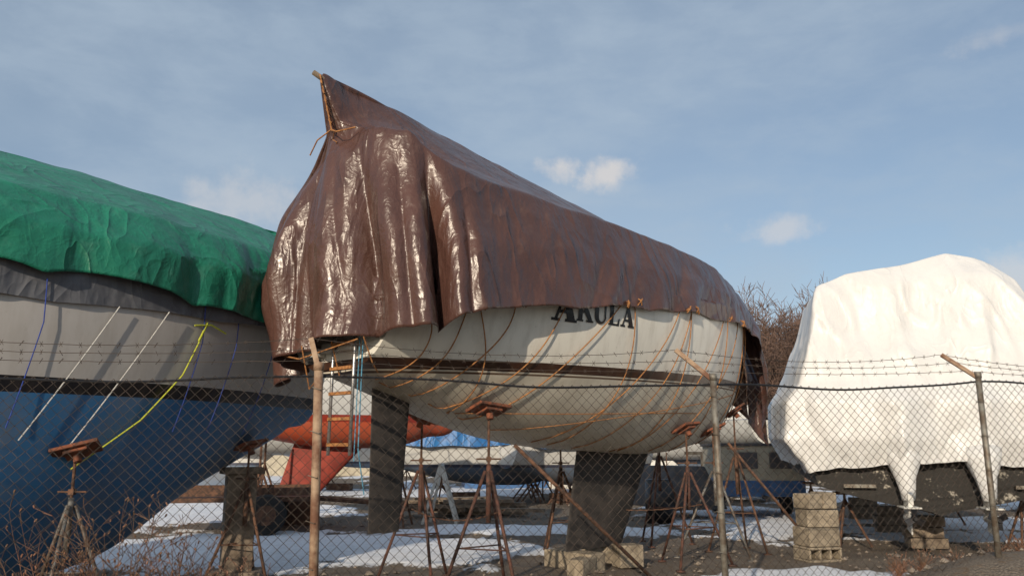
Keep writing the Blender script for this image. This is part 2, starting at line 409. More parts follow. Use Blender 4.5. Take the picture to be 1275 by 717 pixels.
for a_ in [(.35,2.75,.25,2.2),(.75,2.85,.35,1.95),(1.3,3.0,.7,2.0),(2.0,3.05,1.0,1.8),(.9,2.9,1.3,1.8),
           (2.9,3.2,1.4,1.75),(3.1,3.27,2.9,1.55),(4.15,3.35,2.6,1.6),(4.4,3.36,4.3,1.5),(4.45,3.36,3.4,1.5),(5.5,3.38,4.2,1.48),
           (5.65,3.4,5.5,1.5),(6.3,3.42,4.9,1.5),(6.8,3.45,6.3,1.6),(7.2,3.47,7.0,1.85)]:
    hrope(*a_,sag=random.uniform(-.05,.2))
hrope(1.3,1.9,5.2,2.0,.006); hrope(1.9,1.72,6.8,2.35,.006)
mb.obj('orange_tie_ropes',M['rope'],ak,True)
mb=MB()
for s_,z in [(.35,2.78),(.9,2.9),(1.35,2.97),(2.05,3.05),(2.9,3.15),(3.12,3.2),(4.2,3.25),(4.42,3.27),(5.55,3.31),(6.3,3.35),(7.0,3.38)]:
    q,n=H.on(s_,z,.09)
    for k in range(4):
        d=Vector((random.uniform(-1,1),random.uniform(-.3,.3),random.uniform(-1,1)))*.05
        mb.tube([q-d,q+Vector((0,-.02,.01)),q+d],.008,5)
mb.obj('rope_knots',M['rope'],ak)
def A_():
    return 1.0,[[(-.02,0),(.36,0),(.36,.09),(-.02,.09)],[(.10,.06),(.22,.06),(.56,1),(.46,1)],[(.24,.26),(.72,.26),(.70,.37),(.26,.37)],
      [(.36,1.0),(.60,1.0),(1.0,.06),(.64,.06)],[(.56,0),(1.08,0),(1.08,.09),(.56,.09)]]
def K_():
    return 1.0,[[(0,0),(.44,0),(.44,.09),(0,.09)],[(.08,.06),(.36,.06),(.36,.94),(.08,.94)],[(0,.91),(.44,.91),(.44,1),(0,1)],
      [(.34,.38),(.46,.38),(.88,.94),(.74,.94)],[(.6,.91),(.98,.91),(.98,1),(.6,1)],[(.42,.52),(.66,.66),(1.04,.06),(.72,.06)],[(.62,0),(1.1,0),(1.1,.09),(.62,.09)]]
def U_():
    n=10
    L=[[(0,.91),(.44,.91),(.44,1),(0,1)],[(.08,.32),(.36,.32),(.36,.94),(.08,.94)],[(.62,.91),(.98,.91),(.98,1),(.62,1)],[(.76,.32),(.87,.32),(.87,.94),(.76,.94)]]
    for k in range(n):
        a0=math.pi+math.pi*k/n; a1=math.pi+math.pi*(k+1)/n
        def o(a): return (.475+.395*math.cos(a),.34+.36*math.sin(a))
        def i(a): return (.56+.20*math.cos(a),.34+.24*math.sin(a))
        L.append([o(a0),o(a1),i(a1),i(a0)])
    return .98,L
def L_():
    return .84,[[(0,0),(.44,0),(.44,.09),(0,.09)],[(.08,.06),(.36,.06),(.36,.94),(.08,.94)],[(0,.91),(.44,.91),(.44,1),(0,1)],[(.4,0),(.80,0),(.84,.34),(.76,.34),(.66,.09),(.4,.09)]]
mb=MB(); x0=1.80; base=2.885
for ch,hgt,wd in ((A_,.33,.34),(K_,.24,.235),(U_,.24,.235),(L_,.24,.235),(A_,.24,.23)):
    w,P=ch()
    for poly in P:
        if len(poly)==4:
            n=4; g=[]
            for i in range(n+1):
                for j in range(n+1):
                    u=i/n;v=j/n
                    a=[poly[0][k]*(1-u)+poly[1][k]*u for k in(0,1)]; b=[poly[3][k]*(1-u)+poly[2][k]*u for k in(0,1)]
                    g.append([a[k]*(1-v)+b[k]*v for k in(0,1)])
            vs=[H.on(x0+q[0]*wd,base+q[1]*hgt-(.02 if hgt>.25 else 0)+.018*(x0-1.9),.006+.0006*(P.index(poly)))[0] for q in g]
            mb.add(vs,[(i*(n+1)+j,(i+1)*(n+1)+j,(i+1)*(n+1)+j+1,i*(n+1)+j+1) for i in range(n) for j in range(n)])
        else:
            vs=[H.on(x0+q[0]*wd,base+q[1]*hgt+.018*(x0-1.9),.006)[0] for q in poly]; mb.add(vs,[tuple(range(len(vs)))])
    x0+=w*wd+.022
mb.obj('name_lettering',M['letter'],ak)
mb=MB()
for t_ in(.12,.46): mb.tube([(-.12,-t_,2.95),(-.14,-t_,1.45)],.016,8)
mb.obj('ladder_rails',M['alu'],ak,True)
mb=MB()
for k in range(6): mb.box((-.14,-.29,1.55+k*.24),(.05,.34,.03))
mb.obj('ladder_rungs',M['rope'],ak)
mb=MB(); mb.tube([(-.1,-.55,2.7),(-.12,-.56,1.5),(-.05,-.58,1.1)],.006,6); mb.tube([(-.1,-.5,2.7),(-.12,-.5,1.4)],.005,6); mb.obj('cyan_stern_line',M['cyanrope'],ak)
mb=MB(); mb.box((-.05,-.1,2.5),(.08,.5,.1)); mb.box((-.06,.35,2.46),(.1,.34,.08)); mb.obj('transom_fittings',M['white'],ak,bevel=.01)
mb=MB(); mb.tube([(-.11,-.1,2.5),(-.04,-.1,2.5)],.035,12); mb.tube([(-.12,.3,2.38),(.0,.3,2.38)],.03,12); mb.obj('exhaust_outlets',M['dark'],ak)
mb=MB()
for k in range(3): mb.tube([(-.25,-.75+k*.5,2.52),(-.1,-.7+k*.5,2.3-.1*k),(.05,-.6+k*.5,2.22)],.007,5)
mb.tube([(-.25,.6,2.45),(-.3,.2,2.38),(-.28,-.7,2.5)],.008,5)
mb.obj('stern_tie_ropes',M['rope'],ak)
# ---------- jack stands
def stand(x,y,zh,tilt_dir,spread=.5,matl='redstand',padw=.34):
    zg=gh(x,y); e=empty('boat_jack_stand',(x,y,zg)); h=zh-zg
    ap=h*.66
    mb=MB(); a0=random.uniform(0,6.28); feet=[]
    for k in range(3):
        a=a0+k*2.094; fx,fy=math.cos(a)*spread,math.sin(a)*spread; feet.append((fx,fy,.02))
        mb.tube([(math.cos(a)*.035,math.sin(a)*.035,ap),(fx,fy,.02)],.018,8)
        mb.box((fx,fy,.012),(.1,.1,.02))
    for k in range(3):
        a=Vector(feet[k])*.6+Vector((0,0,ap*.4)); b=Vector(feet[(k+1)%3])*.6+Vector((0,0,ap*.4)); mb.tube([a,b],.008,6)
    mb.tube([(0,0,ap*.6),(0,0,ap+.07)],.027,10)
    mb.obj('tripod_frame',M[matl],e,True)
    mb=MB(); mb.tube([(0,0,ap),(0,0,h-.06)],.014,8); mb.tube([(-.13,0,ap+.12),(.13,0,ap+.12)],.009,6); mb.box((0,0,ap+.12),(.05,.05,.05)); mb.obj('screw_jack',M['rust'],e)
    d=Vector(tilt_dir).normalized(); q=Vector((0,0,1)).rotation_difference(d).to_matrix()@Matrix.Rotation(random.uniform(0,1.5),3,'Z')
    mb=MB(); mb.box((0,0,h-.03),(padw,.28,.035),q); mb.box(Vector((0,0,h-.03))-d*.035,(padw*.5,.2,.03),q); mb.tube([Vector((0,0,h-.03))-d*.12,Vector((0,0,h-.03))-d*.02],.04,8); mb.obj('pad_head',M['pad'],e,bevel=.008)
    return e
def W(s_,t_): return (-1.75+.671*s_+.741*t_, 8.0+.741*s_-.671*t_)
def hull_stand(s_,z,port=False,**kw):
    q,n=H.on(s_,z,.05); t_=-q.y; ny=n.y
    if port: t_=-t_; ny=-ny
    x,y=W(q.x,t_); c,s2=math.cos(BA),math.sin(BA)
    nw=Vector((n.x*c-ny*s2,n.x*s2+ny*c,n.z))
    return stand(x,y,q.z,(-nw+Vector((0,0,.9))).normalized(),**kw)
hull_stand(1.45,2.0,spread=.5,padw=.42); hull_stand(5.0,1.86,spread=.55)
hull_stand(1.9,1.95,True); hull_stand(4.8,1.85,True,matl='rust'); hull_stand(7.0,2.15,matl='rust'); hull_stand(7.0,2.15,True); hull_stand(6.1,1.85,spread=.6,matl='stgalv')
mb=MB()
def chain(a,b,sag=.12):
    n=40; a=Vector(a);b=Vector(b)
    mb.tube([a.lerp(b,k/n)+Vector((0,0,-sag*4*(k/n)*(1-k/n)+.006*(k%2))) for k in range(n+1)],.008,5)
wa=W(1.5,.9); wb=W(1.9,-1.0); chain((wa[0],wa[1],.9),(wb[0],wb[1],.8)); wa=W(5,1.2); wb=W(4.8,-1.2); chain((wa[0],wa[1],.8),(wb[0],wb[1],.8))
mb.obj('stand_chains',M['rust'])
e=empty('leaning_prop_pole'); mb=MB(); a=W(1.6,.95); b=W(3.3,1.6)
mb.tube([(a[0],a[1],1.55),(b[0],b[1],.02)],.02,8); a=W(6.0,1.1); b=W(6.9,2.0); mb.tube([(a[0],a[1],1.6),(b[0],b[1],.02)],.02,8); mb.obj('poles',M['rust'],e,True)
kb=empty('keel_timber_blocks',(0,0,0))
mb=MB()
for s_ in(3.8,4.6):
    x,y=W(s_,0)
    mb.box((x,y,.11+gh(x,y)),(.8,.3,.22),Matrix.Rotation(BA+R(90+random.uniform(-5,5)),3,'Z'))
x,y=W(4.35,.45); mb.box((x,y,.16),(.34,.26,.28),Matrix.Rotation(R(20),3,'Z')); x,y=W(3.5,.35); mb.box((x,y,.1),(.4,.22,.2),Matrix.Rotation(R(60),3,'Z'))
mb.obj('blocks',M['conc'],kb,bevel=.015)
# ============================================================ left blue sailboat
lb=empty('sailboat_with_green_tarp',(-7.94,5.13,0),BA)
HL=Hull(8.2,([0,1.5,3,4.5,6,7,7.7,8.2],[1.0,1.4,1.6,1.6,1.3,.85,.45,.0]),
        ([0,3,6,8.2],[3.2,3.2,3.35,3.6]),
        ([0,1,2,4.6,5.3,6.0,6.7,7.4,7.9,8.2],[1.9,1.2,.3,.22,.45,.95,1.35,1.75,2.2,3.6]),p=1.25,q=.95)
HL.build(lb,M['bluehull'],M['deck'])
def col(s_,B,zh,sh,rz,ex=.09):
    return C((s_,B+ex,zh),(s_,B+ex,zh+(sh-zh)*.5),(s_,B*.86,sh),(s_,B*.42,sh+(rz-sh)*.52),(s_,0,rz))
cols=[]
for s_,B,zh,sh,rz in ((7.9,.5,2.55,3.75,4.25),(7.2,.85,2.70,3.75,4.35),(6.4,1.2,2.84,3.78,4.42),(5.4,1.5,2.96,3.8,4.48),(4.2,1.65,3.04,3.82,4.56),(2.5,1.6,3.05,3.85,4.6),(.5,1.25,3.05,3.85,4.6)):
    cols.append(col(s_,B,zh,sh,rz))
front=C((8.5,.0,2.6),(8.5,0,3.1),(8.35,0,3.6),(8.15,0,4.0),(7.9,0,4.2))
port=[[(a,-b,c) for a,b,c in q] for q in cols]
stern=C((-.15,0,3.0),(-.15,0,3.4),(-.05,0,3.9),(.2,0,4.3),(.5,0,4.5))
cols=[front]+cols+[stern]+port[::-1]+[front]
skirt('green_tarp',cols,520,70,M['green'],lb,lambda s_,t_,z,w:(.09+.12*sm((s_-5.3)/1.5))*(.15+.85*sm((4.0-z)/.9)),HL,.75,.08,11,solid=.005,clear=.07,gamma=.85,lin=.85,passes=1)
g=[]
for s_,B,zh in ((7.2,.86,2.85),(6.4,1.2,2.85),(5.4,1.46,2.83),(4.2,1.62,2.8),(2.5,1.58,2.78),(.5,1.2,2.78)):
    g.append(C((s_,B+.03,zh),(s_,B+.04,zh+.2),(s_,B+.03,zh+.4)))
skirt('grey_undercover',g,200,16,M['grey'],lb,lambda s_,t_,z,w:.03,HL,.8,.03,21,clear=.03)
def lrope(bd,pts,r=.007):
    out=[]
    for k in range(len(pts)-1):
        for i in range(12):
            u=i/12; s_=pts[k][0]*(1-u)+pts[k+1][0]*u; z=pts[k][1]*(1-u)+pts[k+1][1]*u
            out.append(HL.on(s_,z,.05)[0])
    out.append(HL.on(pts[-1][0],pts[-1][1],.05)[0]); bd.tube(out,r,6)
mb=MB(); lrope(mb,[(4.55,2.82),(3.9,1.6)],.006); lrope(mb,[(5.05,2.84),(4.3,1.5)],.006); mb.obj('white_tie_ropes',M['whiterope'],lb)
mb=MB(); lrope(mb,[(5.5,2.78),(5.3,2.25),(4.95,1.8),(4.4,1.35)],.007); lrope(mb,[(5.35,2.75),(5.55,2.78),(5.75,2.72)],.009); lrope(mb,[(5.5,2.8),(5.42,2.6)],.009); mb.obj('yellow_tie_rope',M['yrope'],lb)
mb=MB()
for s_ in(5.45,5.9,6.5,3.9): lrope(mb,[(s_,2.98),(s_+.02,2.6),(s_-.12,1.7)],.005)
mb.obj('blue_tie_ropes',M['brope'],lb)
def lstand(s_,z,ml='rust',pw=.36):
    q,n=HL.on(s_,z,.05); c,s2=math.cos(BA),math.sin(BA)
    x=-7.94+q.x*c-q.y*s2; y=5.13+q.x*s2+q.y*c; nw=Vector((n.x*c-n.y*s2,n.x*s2+n.y*c,n.z))
    stand(x,y,q.z,(-nw+Vector((0,0,1.6))).normalized(),.42,matl=ml,padw=pw)
lstand(4.4,1.55,'stgalv',.4); lstand(6.6,1.62)
ps=empty('timber_support_post',(-3.25,9.9,0)); mb=MB()
mb.box((0,0,.62),(.34,.30,1.2),Matrix.Rotation(R(25),3,'Z')); mb.box((0,0,.06),(.6,.5,.12),Matrix.Rotation(R(12),3,'Z')); mb.box((.0,.0,1.26),(.45,.36,.08),Matrix.Rotation(R(30),3,'Z'))
mb.obj('post_timbers',M['wood'],ps,bevel=.012)
# ============================================================ shrink wrapped motor yacht
wy=empty('shrink_wrapped_motorboat',(6.2,11.9,0),R(-13))
L0=[(-1.75,.1,1.20),(-.95,.02,1.28),(0,0,1.32),(.95,.02,1.28),(1.95,.1,1.2),(2.1,3,1.3),(1.7,6,1.5),(0,8.8,1.9),(-1.6,6,1.5),(-1.9,3,1.3)]
L1=[(-2.1,.0,1.65),(-1.0,-.12,1.65),(0,-.06,1.65),(1.0,-.12,1.65),(2.3,.0,1.65),(2.4,3,1.7),(1.9,6,1.8),(0,9.1,2.1),(-1.75,6,1.8),(-2.12,3,1.7)]
L2=[(-2.05,.0,2.22),(-1.0,-.14,2.2),(0,-.08,2.22),(1.0,-.14,2.2),(2.3,.0,2.22),(2.4,3,2.3),(1.9,6,2.45),(0,9.3,2.8),(-1.75,6,2.45),(-2.1,3,2.3)]
L3=[(-1.85,.12,2.50),(-.95,.02,2.52),(0,.05,2.55),(.95,.02,2.52),(2.1,.12,2.50),(2.2,3,2.6),(1.7,6,2.7),(0,9.0,3.0),(-1.6,6,2.7),(-1.9,3,2.6)]
L4=[(-1.58,.34,3.3),(-.85,.34,3.3),(0,.36,3.35),(.85,.34,3.35),(1.74,.37,3.4),(1.85,3,3.5),(1.4,5.5,3.4),(0,7.5,3.4),(-1.35,5.5,3.4),(-1.55,3,3.4)]
L5=[(-1.46,.52,3.98),(-.85,.50,4.02),(0,.5,4.1),(.78,.55,4.2),(1.46,.62,4.08),(1.5,3,4.05),(1.1,5,3.9),(0,6.2,3.75),(-1.0,5,3.85),(-1.35,3,4.0)]
L6=[(-1.40,.62,4.10),(-.98,.62,4.30),(-.1,.7,4.42),(.62,.8,4.60),(1.15,.85,4.44),(1.2,3,4.25),(.9,4.7,4.02),(0,5.7,3.85),(-.9,4.7,3.98),(-1.2,3,4.1)]
L7=[(-1.0,1.0,4.18),(-.75,1.0,4.33),(0,1.05,4.44),(.60,1.1,4.60),(.95,1.2,4.43),(.95,3,4.3),(.6,4.3,4.1),(0,5,3.95),(-.6,4.3,4.0),(-.85,3,4.15)]
A=catmull(np.array([L0,L1,L2,L3,L4,L5,L6,L7],float),100,.85)
A=np.transpose(A,(1,0,2)); A=np.concatenate([A,A[:1]],0)
A=catmull(A,401,.7)[:-1]
for _ in range(2): A=.25*np.roll(A,1,0)+.5*A+.25*np.roll(A,-1,0)
for i in range(A.shape[0]):
    for j in range(A.shape[1]):
        x,y,z=A[i,j]; v=Vector((x,(y-3)*.3,0)); v=v.normalized() if v.length>.01 else v
        w=sm((z-2.5)/.5)*sm((4.45-z)/.5)
        rg=1-abs(nz(x*1.3,y*.9,z*.35+3))*2.6
        rg2=1-abs(nz(x*2.2+z*.9,y,z*.8-x*.5+8))*3
        d=.08*nz(x*1.1,y*1.1,z*.45)+.03*nz(x*3,y*3,z*.9)+.10*w*max(rg-.4,0)+.045*w*max(rg2-.3,0)
        if z<2.6 and y<.6:
            k=sm((2.6-z)/.5)
            d+=k*(.15*math.exp(-((x+.5)/.22)**2)+.11*math.exp(-((x-.55)/.22)**2)+.09*abs(nz(x*2.2,z*.9,4))*1.5)
            d+=.05*abs(nz(x*7,z*1.5,6))*1.6*sm((2.1-z)/.7)
        A[i,j,0]+=v.x*d*.6; A[i,j,1]+=v.y*d*.6-(.6*d if y<.8 else 0)
        if z<1.5: A[i,j,2]+=(.14*nz(x*1.3,y*1.3,3)+.035*nz(x*5,y*5,1))*sm((1.5-z)/.3)
grid_obj('shrink_wrap_cover',A,M['wrap'],wy,closed=True)
mb=MB(); cpt=A[:,-1].mean(axis=0); cpt[2]+=.03; n=A.shape[0]; mb.add(A[:,-1].tolist()+[cpt.tolist()],[(i,(i+1)%n,n) for i in range(n)]); mb.obj('wrap_top',M['wrap'],wy,True)
n=30; G=np.zeros((n,17,3))
for i in range(n):
    u=i/(n-1); y=.18+8.2*u; b=1.78*(1-max(0,u-.35)**2*1.9)
    zk=.60+.9*max(0,u-.5)**2*3; zc=.96+.4*u
    prof=[(-1,1.65),(-1,1.4),(-.97,1.2),(-.93,zc),(-.88,zc-.02),(-.6,zc*.55+zk*.45),(-.3,zc*.25+zk*.75),(-.08,zk+.02),(0,zk-.04)]
    prof=prof+[(-a,b2) for a,b2 in prof[-2::-1]]
    for k,(a,z) in enumerate(prof): G[i,k]=(a*max(b,.02),y,z)
grid_obj('v_hull_bottom',G,M['foul'],wy); mb=MB(); mb.add(G[0].tolist(),[tuple(range(17))]); mb.obj('transom',M['foul'],wy)
mb=MB(); mb.box((-1.1,.1,.98),(.45,.06,.05)); mb.box((1.2,.1,.98),(.45,.06,.05)); mb.obj('trim_tabs',M['galv'],wy)
for sx in(-.5,.55):
    mb=MB(); mb.tube([(sx,.0,1.5),(sx,-.06,1.3),(sx-.01,-.12,1.1),(sx,-.14,.94),(sx,-.14,.80)],[.27,.22,.14,.11,.09],16); mb.obj('wrapped_drive_leg',M['wrap'],wy,True)
    mb=MB(); mb.box((sx,-.12,.76),(.08,.30,.3),Matrix.Rotation(R(8),3,'X'),.9)
    mb.box((sx,-.14,.70),(.24,.44,.025)); mb.tube([(sx,-.36,.56),(sx,-.28,.56),(sx,.0,.56),(sx,.16,.56)],[.05,.065,.065,.02],12)
    mb.box((sx,-.08,.46),(.025,.26,.22),Matrix.Rotation(R(14),3,'X'),.7)
    mb.obj('outdrive_lower_unit',M['white'],wy,bevel=.012)
    mb=MB(); mb.tube([(sx,-.46,.56),(sx,-.36,.56)],[.025,.05],12)
    for k in range(3):
        a=k*2.094+.5+sx; q=Matrix.Rotation(a,3,'Y')@Matrix.Rotation(R(30),3,'Z'); mb.box(Vector((sx,-.40,.56))+Matrix.Rotation(a,3,'Y')@Vector((0,0,.075)),(.085,.012,.11),q,1.2)
    mb.obj('propeller',M['dark'],wy)
mb=MB()
for x,y in((0,1.3),(0,3.5),(0,6.3)):
    for k in range(3): mb.box((x+random.uniform(-.03,.03),y,.08+k*.165),(.55,.35,.155),Matrix.Rotation(R(random.uniform(-4,4)),3,'Z'))
mb.obj('keel_timbers',M['wood'],wy,bevel=.01)
mb=MB()
for x in(-1.2,1.3):
    for y in(.9,5):
        for k in range(3): a=k*2.1; mb.tube([(x,y,.75),(x+.35*math.cos(a),y+.35*math.sin(a),.03)],.02,6)
        mb.tube([(x,y,.65),(x,y,.84)],.02,6); mb.box((x,y,.84),(.3,.3,.04))
mb.obj('support_stands',M['rust'],wy)
w2=empty('shrink_wrapped_boat',(12.6,16.5,0),R(-10))
def sc_(L,k,dz): return [(x*k,y*k,z+dz) for x,y,z in L]
A=catmull(np.array([sc_(q,.78,0) for q in(L0,L1,L2,L3,L4,L5,L6,L7)],float),50,.7); A=np.transpose(A,(1,0,2)); A=np.concatenate([A,A[:1]],0); A=catmull(A,101,.45)[:-1]
for i in range(100):
    for j in range(50): A[i,j]+=np.array([.06,.06,0])*nz(*(A[i,j]*1.2))
grid_obj('wrap_cover',A,M['wrap'],w2,closed=True)
mb=MB()
for y in(1,5): mb.box((0,y,.55),(.5,.4,1.1))
mb.obj('support_blocks',M['wood'],w2,bevel=.02)
cb=empty('concrete_block_stack',(4.22,11.6,gh(4.22,11.6)),R(12)); mb=MB()
def cinder(x,y,z,w=.50,d=.42,h=.20,rz=0):
    q=Matrix.Rotation(rz,3,'Z'); o=Vector((x,y,z))
    def bx(c,dm): mb.box(o+q@Vector(c),dm,q)
    th=.035
    bx((0,0,th/2),(w,d,th)); bx((0,0,h-th/2),(w,d,th))
    for i in range(4): bx((-w/2+th/2+i*(w-th)/3,0,h/2),(th*.98,d*.99,h-2*th))
    bx((0,d/2-.04,h/2),(w*.98,.03,h-2*th))
cinder(0,0,0)
mb.box((-.0,0,.33),(.48,.40,.25),Matrix.Rotation(R(3),3,'Z')); mb.box((.03,0,.575),(.45,.4,.23),Matrix.Rotation(R(-8),3,'Z'))
mb.box((-.09,0,.80),(.24,.34,.20),Matrix.Rotation(R(8),3,'Z')); mb.box((.15,0,.81),(.20,.36,.22),Matrix.Rotation(R(-3),3,'Z'))
mb.obj('blocks',M['conc'],cb,bevel=.022)
# ============================================================ background boats & things
def bgboat(name,loc,rz,L,B,z0,hm,keel=True,cover=None,base=.5,keelm=None,cabin=True):
    e=empty(name,loc,R(rz)); zs=z0+.85
    h=Hull(L,([0,L*.2,L*.5,L*.8,L],[B*.33,B*.43,B*.5,B*.33,0]),([0,L*.5,L],[zs,zs+.02,zs+.35]),
        ([0,L*.2,L*.5,L*.8,L*.95,L],[z0+.1,z0-.2,z0-.45,z0-.25,z0+.3,zs+.35]))
    h.build(e,hm,M['deck'],40,20)
    if keel: foil(e,keelm or hm,(L*.35,L*.60,z0-.35),(L*.30,L*.44,base-.1),'keel',.14); foil(e,keelm or hm,(L*.04,L*.10,z0),(L*.05,L*.09,base+.3),'rudder',.14)
    mb=MB()
    if cabin:
        for u0,u1,hh,bb in((.25,.72,.35,.3),(.3,.62,.5,.25)):
            mb.box((L*(u0+u1)/2,0,zs+hh/2),(L*(u1-u0),B*bb*2,hh),None,.88)
        mb.obj('cabin_trunk',M['white'],e,bevel=.05)
        mb=MB()
        for sd in(-1,1): 
            for u in(.35,.45,.55): mb.box((L*u,sd*(B*.29),zs+.2),(L*.07,.02,.12))
        mb.obj('cabin_windows',M['glass'],e)
        mb=MB()
        for sd in(-1,1):
            for u in(.05,.3,.55,.8): mb.tube([(L*u,sd*B*(.4 if u<.7 else .28),zs+.05),(L*u,sd*B*(.4 if u<.7 else .28),zs+.6)],.012,5)
            mb.tube([(L*u,sd*B*(.4 if u<.7 else .28),zs+.6) for u in(.05,.3,.55,.8)]+[(L*.98,0,zs+.8)],.008,5)
        mb.obj('guard_rails',M['alu'],e)
    if cover:
        cs=[C((L+.1,0,zs-.1),(L+.05,0,zs+.2),(L*.9,0,zs+.8))]
        for u,b in((.9,.2),(.7,.44),(.4,.54),(.1,.45)): cs.append(C((L*u,B*b,zs-.2),(L*u,B*b*.9,zs+.35),(L*u,0,zs+.95)))
        cs.append(C((-.1,0,zs-.1),(-.1,0,zs+.3),(L*.05,0,zs+.9)))
        pr=[[(a,-b,c) for a,b,c in q] for q in cs[1:-1]]; cs=cs+pr[::-1]+[cs[0]]
        skirt('cover_tarp',cs,160,24,cover,e,lambda *a:.07,None,1,.05,len(name)%9)
    mb=MB()
    for u in(.25,.7):
        for sd in(-1,1):
            x=L*u;y=sd*B*.38
            for k in range(3): a=k*2.1+u; mb.tube([(x,y,(z0)*.6),(x+.45*math.cos(a),y+.45*math.sin(a),0)],.025,5)
            mb.tube([(x,y,z0*.5),(x,y,z0-.1)],.025,5)
    mb.box((L*.37,0,base/2-.06),(.9,.4,max(base-.1,.1)))
    mb.obj('stands_and_blocks',M['rust'],e)
    return e
bgboat('red_bottom_sailboat',(-6.6,16.6,0),14,6.0,2.3,2.0,M['redhull'],True,None,.7,M['redkeel'])
bgboat('blue_covered_boat',(-3.6,24,0),8,6,2.2,.95,M['whitehull'],False,M['bluetarp'],.4,None,False)
bgboat('blue_covered_boat.001',(-.2,23,0),30,5.5,2.2,.9,M['whitehull'],False,M['bluetarp'],.4,None,False)
bgboat('tan_covered_boat',(1.5,24,0),75,6.5,2.6,1.2,M['darkhull'],False,M['tan'],.4,None,False)
bgboat('beige_hull_sailboat',(3.6,27,0),100,8,2.8,1.6,M['darkhull'],True,None,.3)
bgboat('white_hull_sailboat',(-13,26,0),10,9,3,1.8,M['whitehull'],True,None,.3)
bgboat('white_hull_sailboat.001',(11.5,38,0),200,8,2.8,1.5,M['whitehull'],True,None,.3)
bgboat('blue_covered_boat.002',(-9,31,0),-5,7,2.5,1.3,M['whitehull'],False,M['bluetarp'],.4,None,False)
def wheel(mb,x,y,r=.33,w=.2):
    mb.m=0; mb.tube([(x,y-w/2,r),(x,y-w*.35,r),(x,y+w*.35,r),(x,y+w/2,r)],[r*.9,r,r,r*.9],20)
    mb.m=1; mb.tube([(x,y-w*.53,r),(x,y+w*.53,r)],r*.5,14)
e=empty('small_boat_on_trailer',(7.6,23.5,0),R(105))
h=Hull(5.2,([0,1,2.6,4.2,5.2],[.85,.98,1.02,.6,0]),([0,2.6,5.2],[2.35,2.4,2.7]),([0,1,3,4.6,5.2],[1.65,1.6,1.62,1.95,2.7]),.6,1.3)
h.build(e,M['white'],M['deck'],30,14)
mb=MB(); mb.box((2.6,0,2.65),(1.6,1.2,.5),None,.75); mb.obj('cuddy_cabin',M['white'],e,bevel=.06)
mb=MB(); mb.box((-.25,0,2.35),(.4,.35,.5),None,.8); mb.box((-.2,0,1.85),(.15,.15,.7)); mb.obj('outboard_motor',M['dark'],e,bevel=.04)
mb=MB(); 
for sd in(-.5,.5): mb.m=1; mb.box((2.2,sd,1.4),(5,.08,.1)); mb.box((1.5,sd,1.0),(.1,.1,.8)); mb.box((3.5,sd,1.0),(.1,.1,.8)); wheel(mb,1.6,sd*2); wheel(mb,2.4,sd*2)
mb.m=1; mb.box((2.2,0,.5),(4.6,1.1,.1)); mb.obj('trailer_frame',[M['rubber'],M['galv']],e)
e=empty('box_trailer',(5.65,19.6,0),R(-6)); mb=MB()
mb.m=0; mb.box((0,0,1.22),(1.75,3.2,.75)); mb.m=1; mb.box((0,0,.68),(1.78,3.22,.34)); mb.m=2; mb.box((0,0,1.62),(1.85,3.3,.06)); mb.box((-.35,-1.615,1.28),(.5,.02,.35)); mb.box((.4,-1.615,1.28),(.5,.02,.35))
mb.m=3
for sx in(-.8,.8): mb.tube([(sx-.09,0,.33),(sx+.09,0,.33)],.33,18)
mb.box((0,-2.0,.5),(.08,.9,.08)); mb.obj('trailer_body',[M['beige'],M['bluep'],M['roof'],M['rubber']],e,bevel=.015)
e=empty('utility_trailer',(-5.2,15.6,0),R(14)); mb=MB(); 
wheel(mb,.6,-.85,.36,.22); wheel(mb,.6,.85,.36,.22)
mb.m=1; mb.box((0,0,.62),(3.0,1.4,.08)); mb.box((0,-.7,.76),(3.0,.05,.14)); mb.box((0,.7,.76),(3.0,.05,.14)); mb.tube([(1.5,0,.6),(2.6,0,.5)],.05)
mb.obj('trailer_parts',[M['rubber'],M['rust']],e)
e=empty('yard_barrel',(3.1,17.4,0)); mb=MB(); mb.tube([(0,0,.02),(0,0,.3),(0,0,.31),(0,0,.6),(0,0,.61),(0,0,.9)],[.29,.29,.305,.305,.29,.29],20); mb.obj('drum_body',M['dark'],e,True)
e=empty('covered_dinghy',(3.7,18.8,0),R(20)); mb=MB(); mb.box((0,0,.7),(1.3,2.2,.9),None,.6); mb.tube([(-.5,0,.0),(-.5,0,.4)],.05); mb.tube([(.5,0,.0),(.5,0,.4)],.05); mb.obj('dinghy_tarp',M['roof'],e,True,bevel=.15)
e=empty('timber_pile'); mb=MB()
for k in range(16):
    mb.box((-1.5+random.uniform(-1.2,1.2),19.5+random.uniform(-.8,.8),.08+.09*(k//4)),(random.uniform(1,2.6),.18,.08),Matrix.Rotation(R(random.uniform(-25,25)),3,'Z'))
mb.obj('planks',M['wood'],e)
e=empty('sawhorse_a_frame',(-1.35,17.2,0)); mb=MB()
for a,b in(((-.5,0,0),(-.15,0,1.2)),((.2,0,0),(-.15,0,1.2)),((-.4,.6,0),(-.15,.5,1.2)),((.2,.6,0),(-.15,.5,1.2))): mb.tube([a,b],.04,4)
mb.tube([(-.15,-.1,1.2),(-.15,.7,1.2)],.04,4); mb.obj('frame_timbers',M['white'],e)
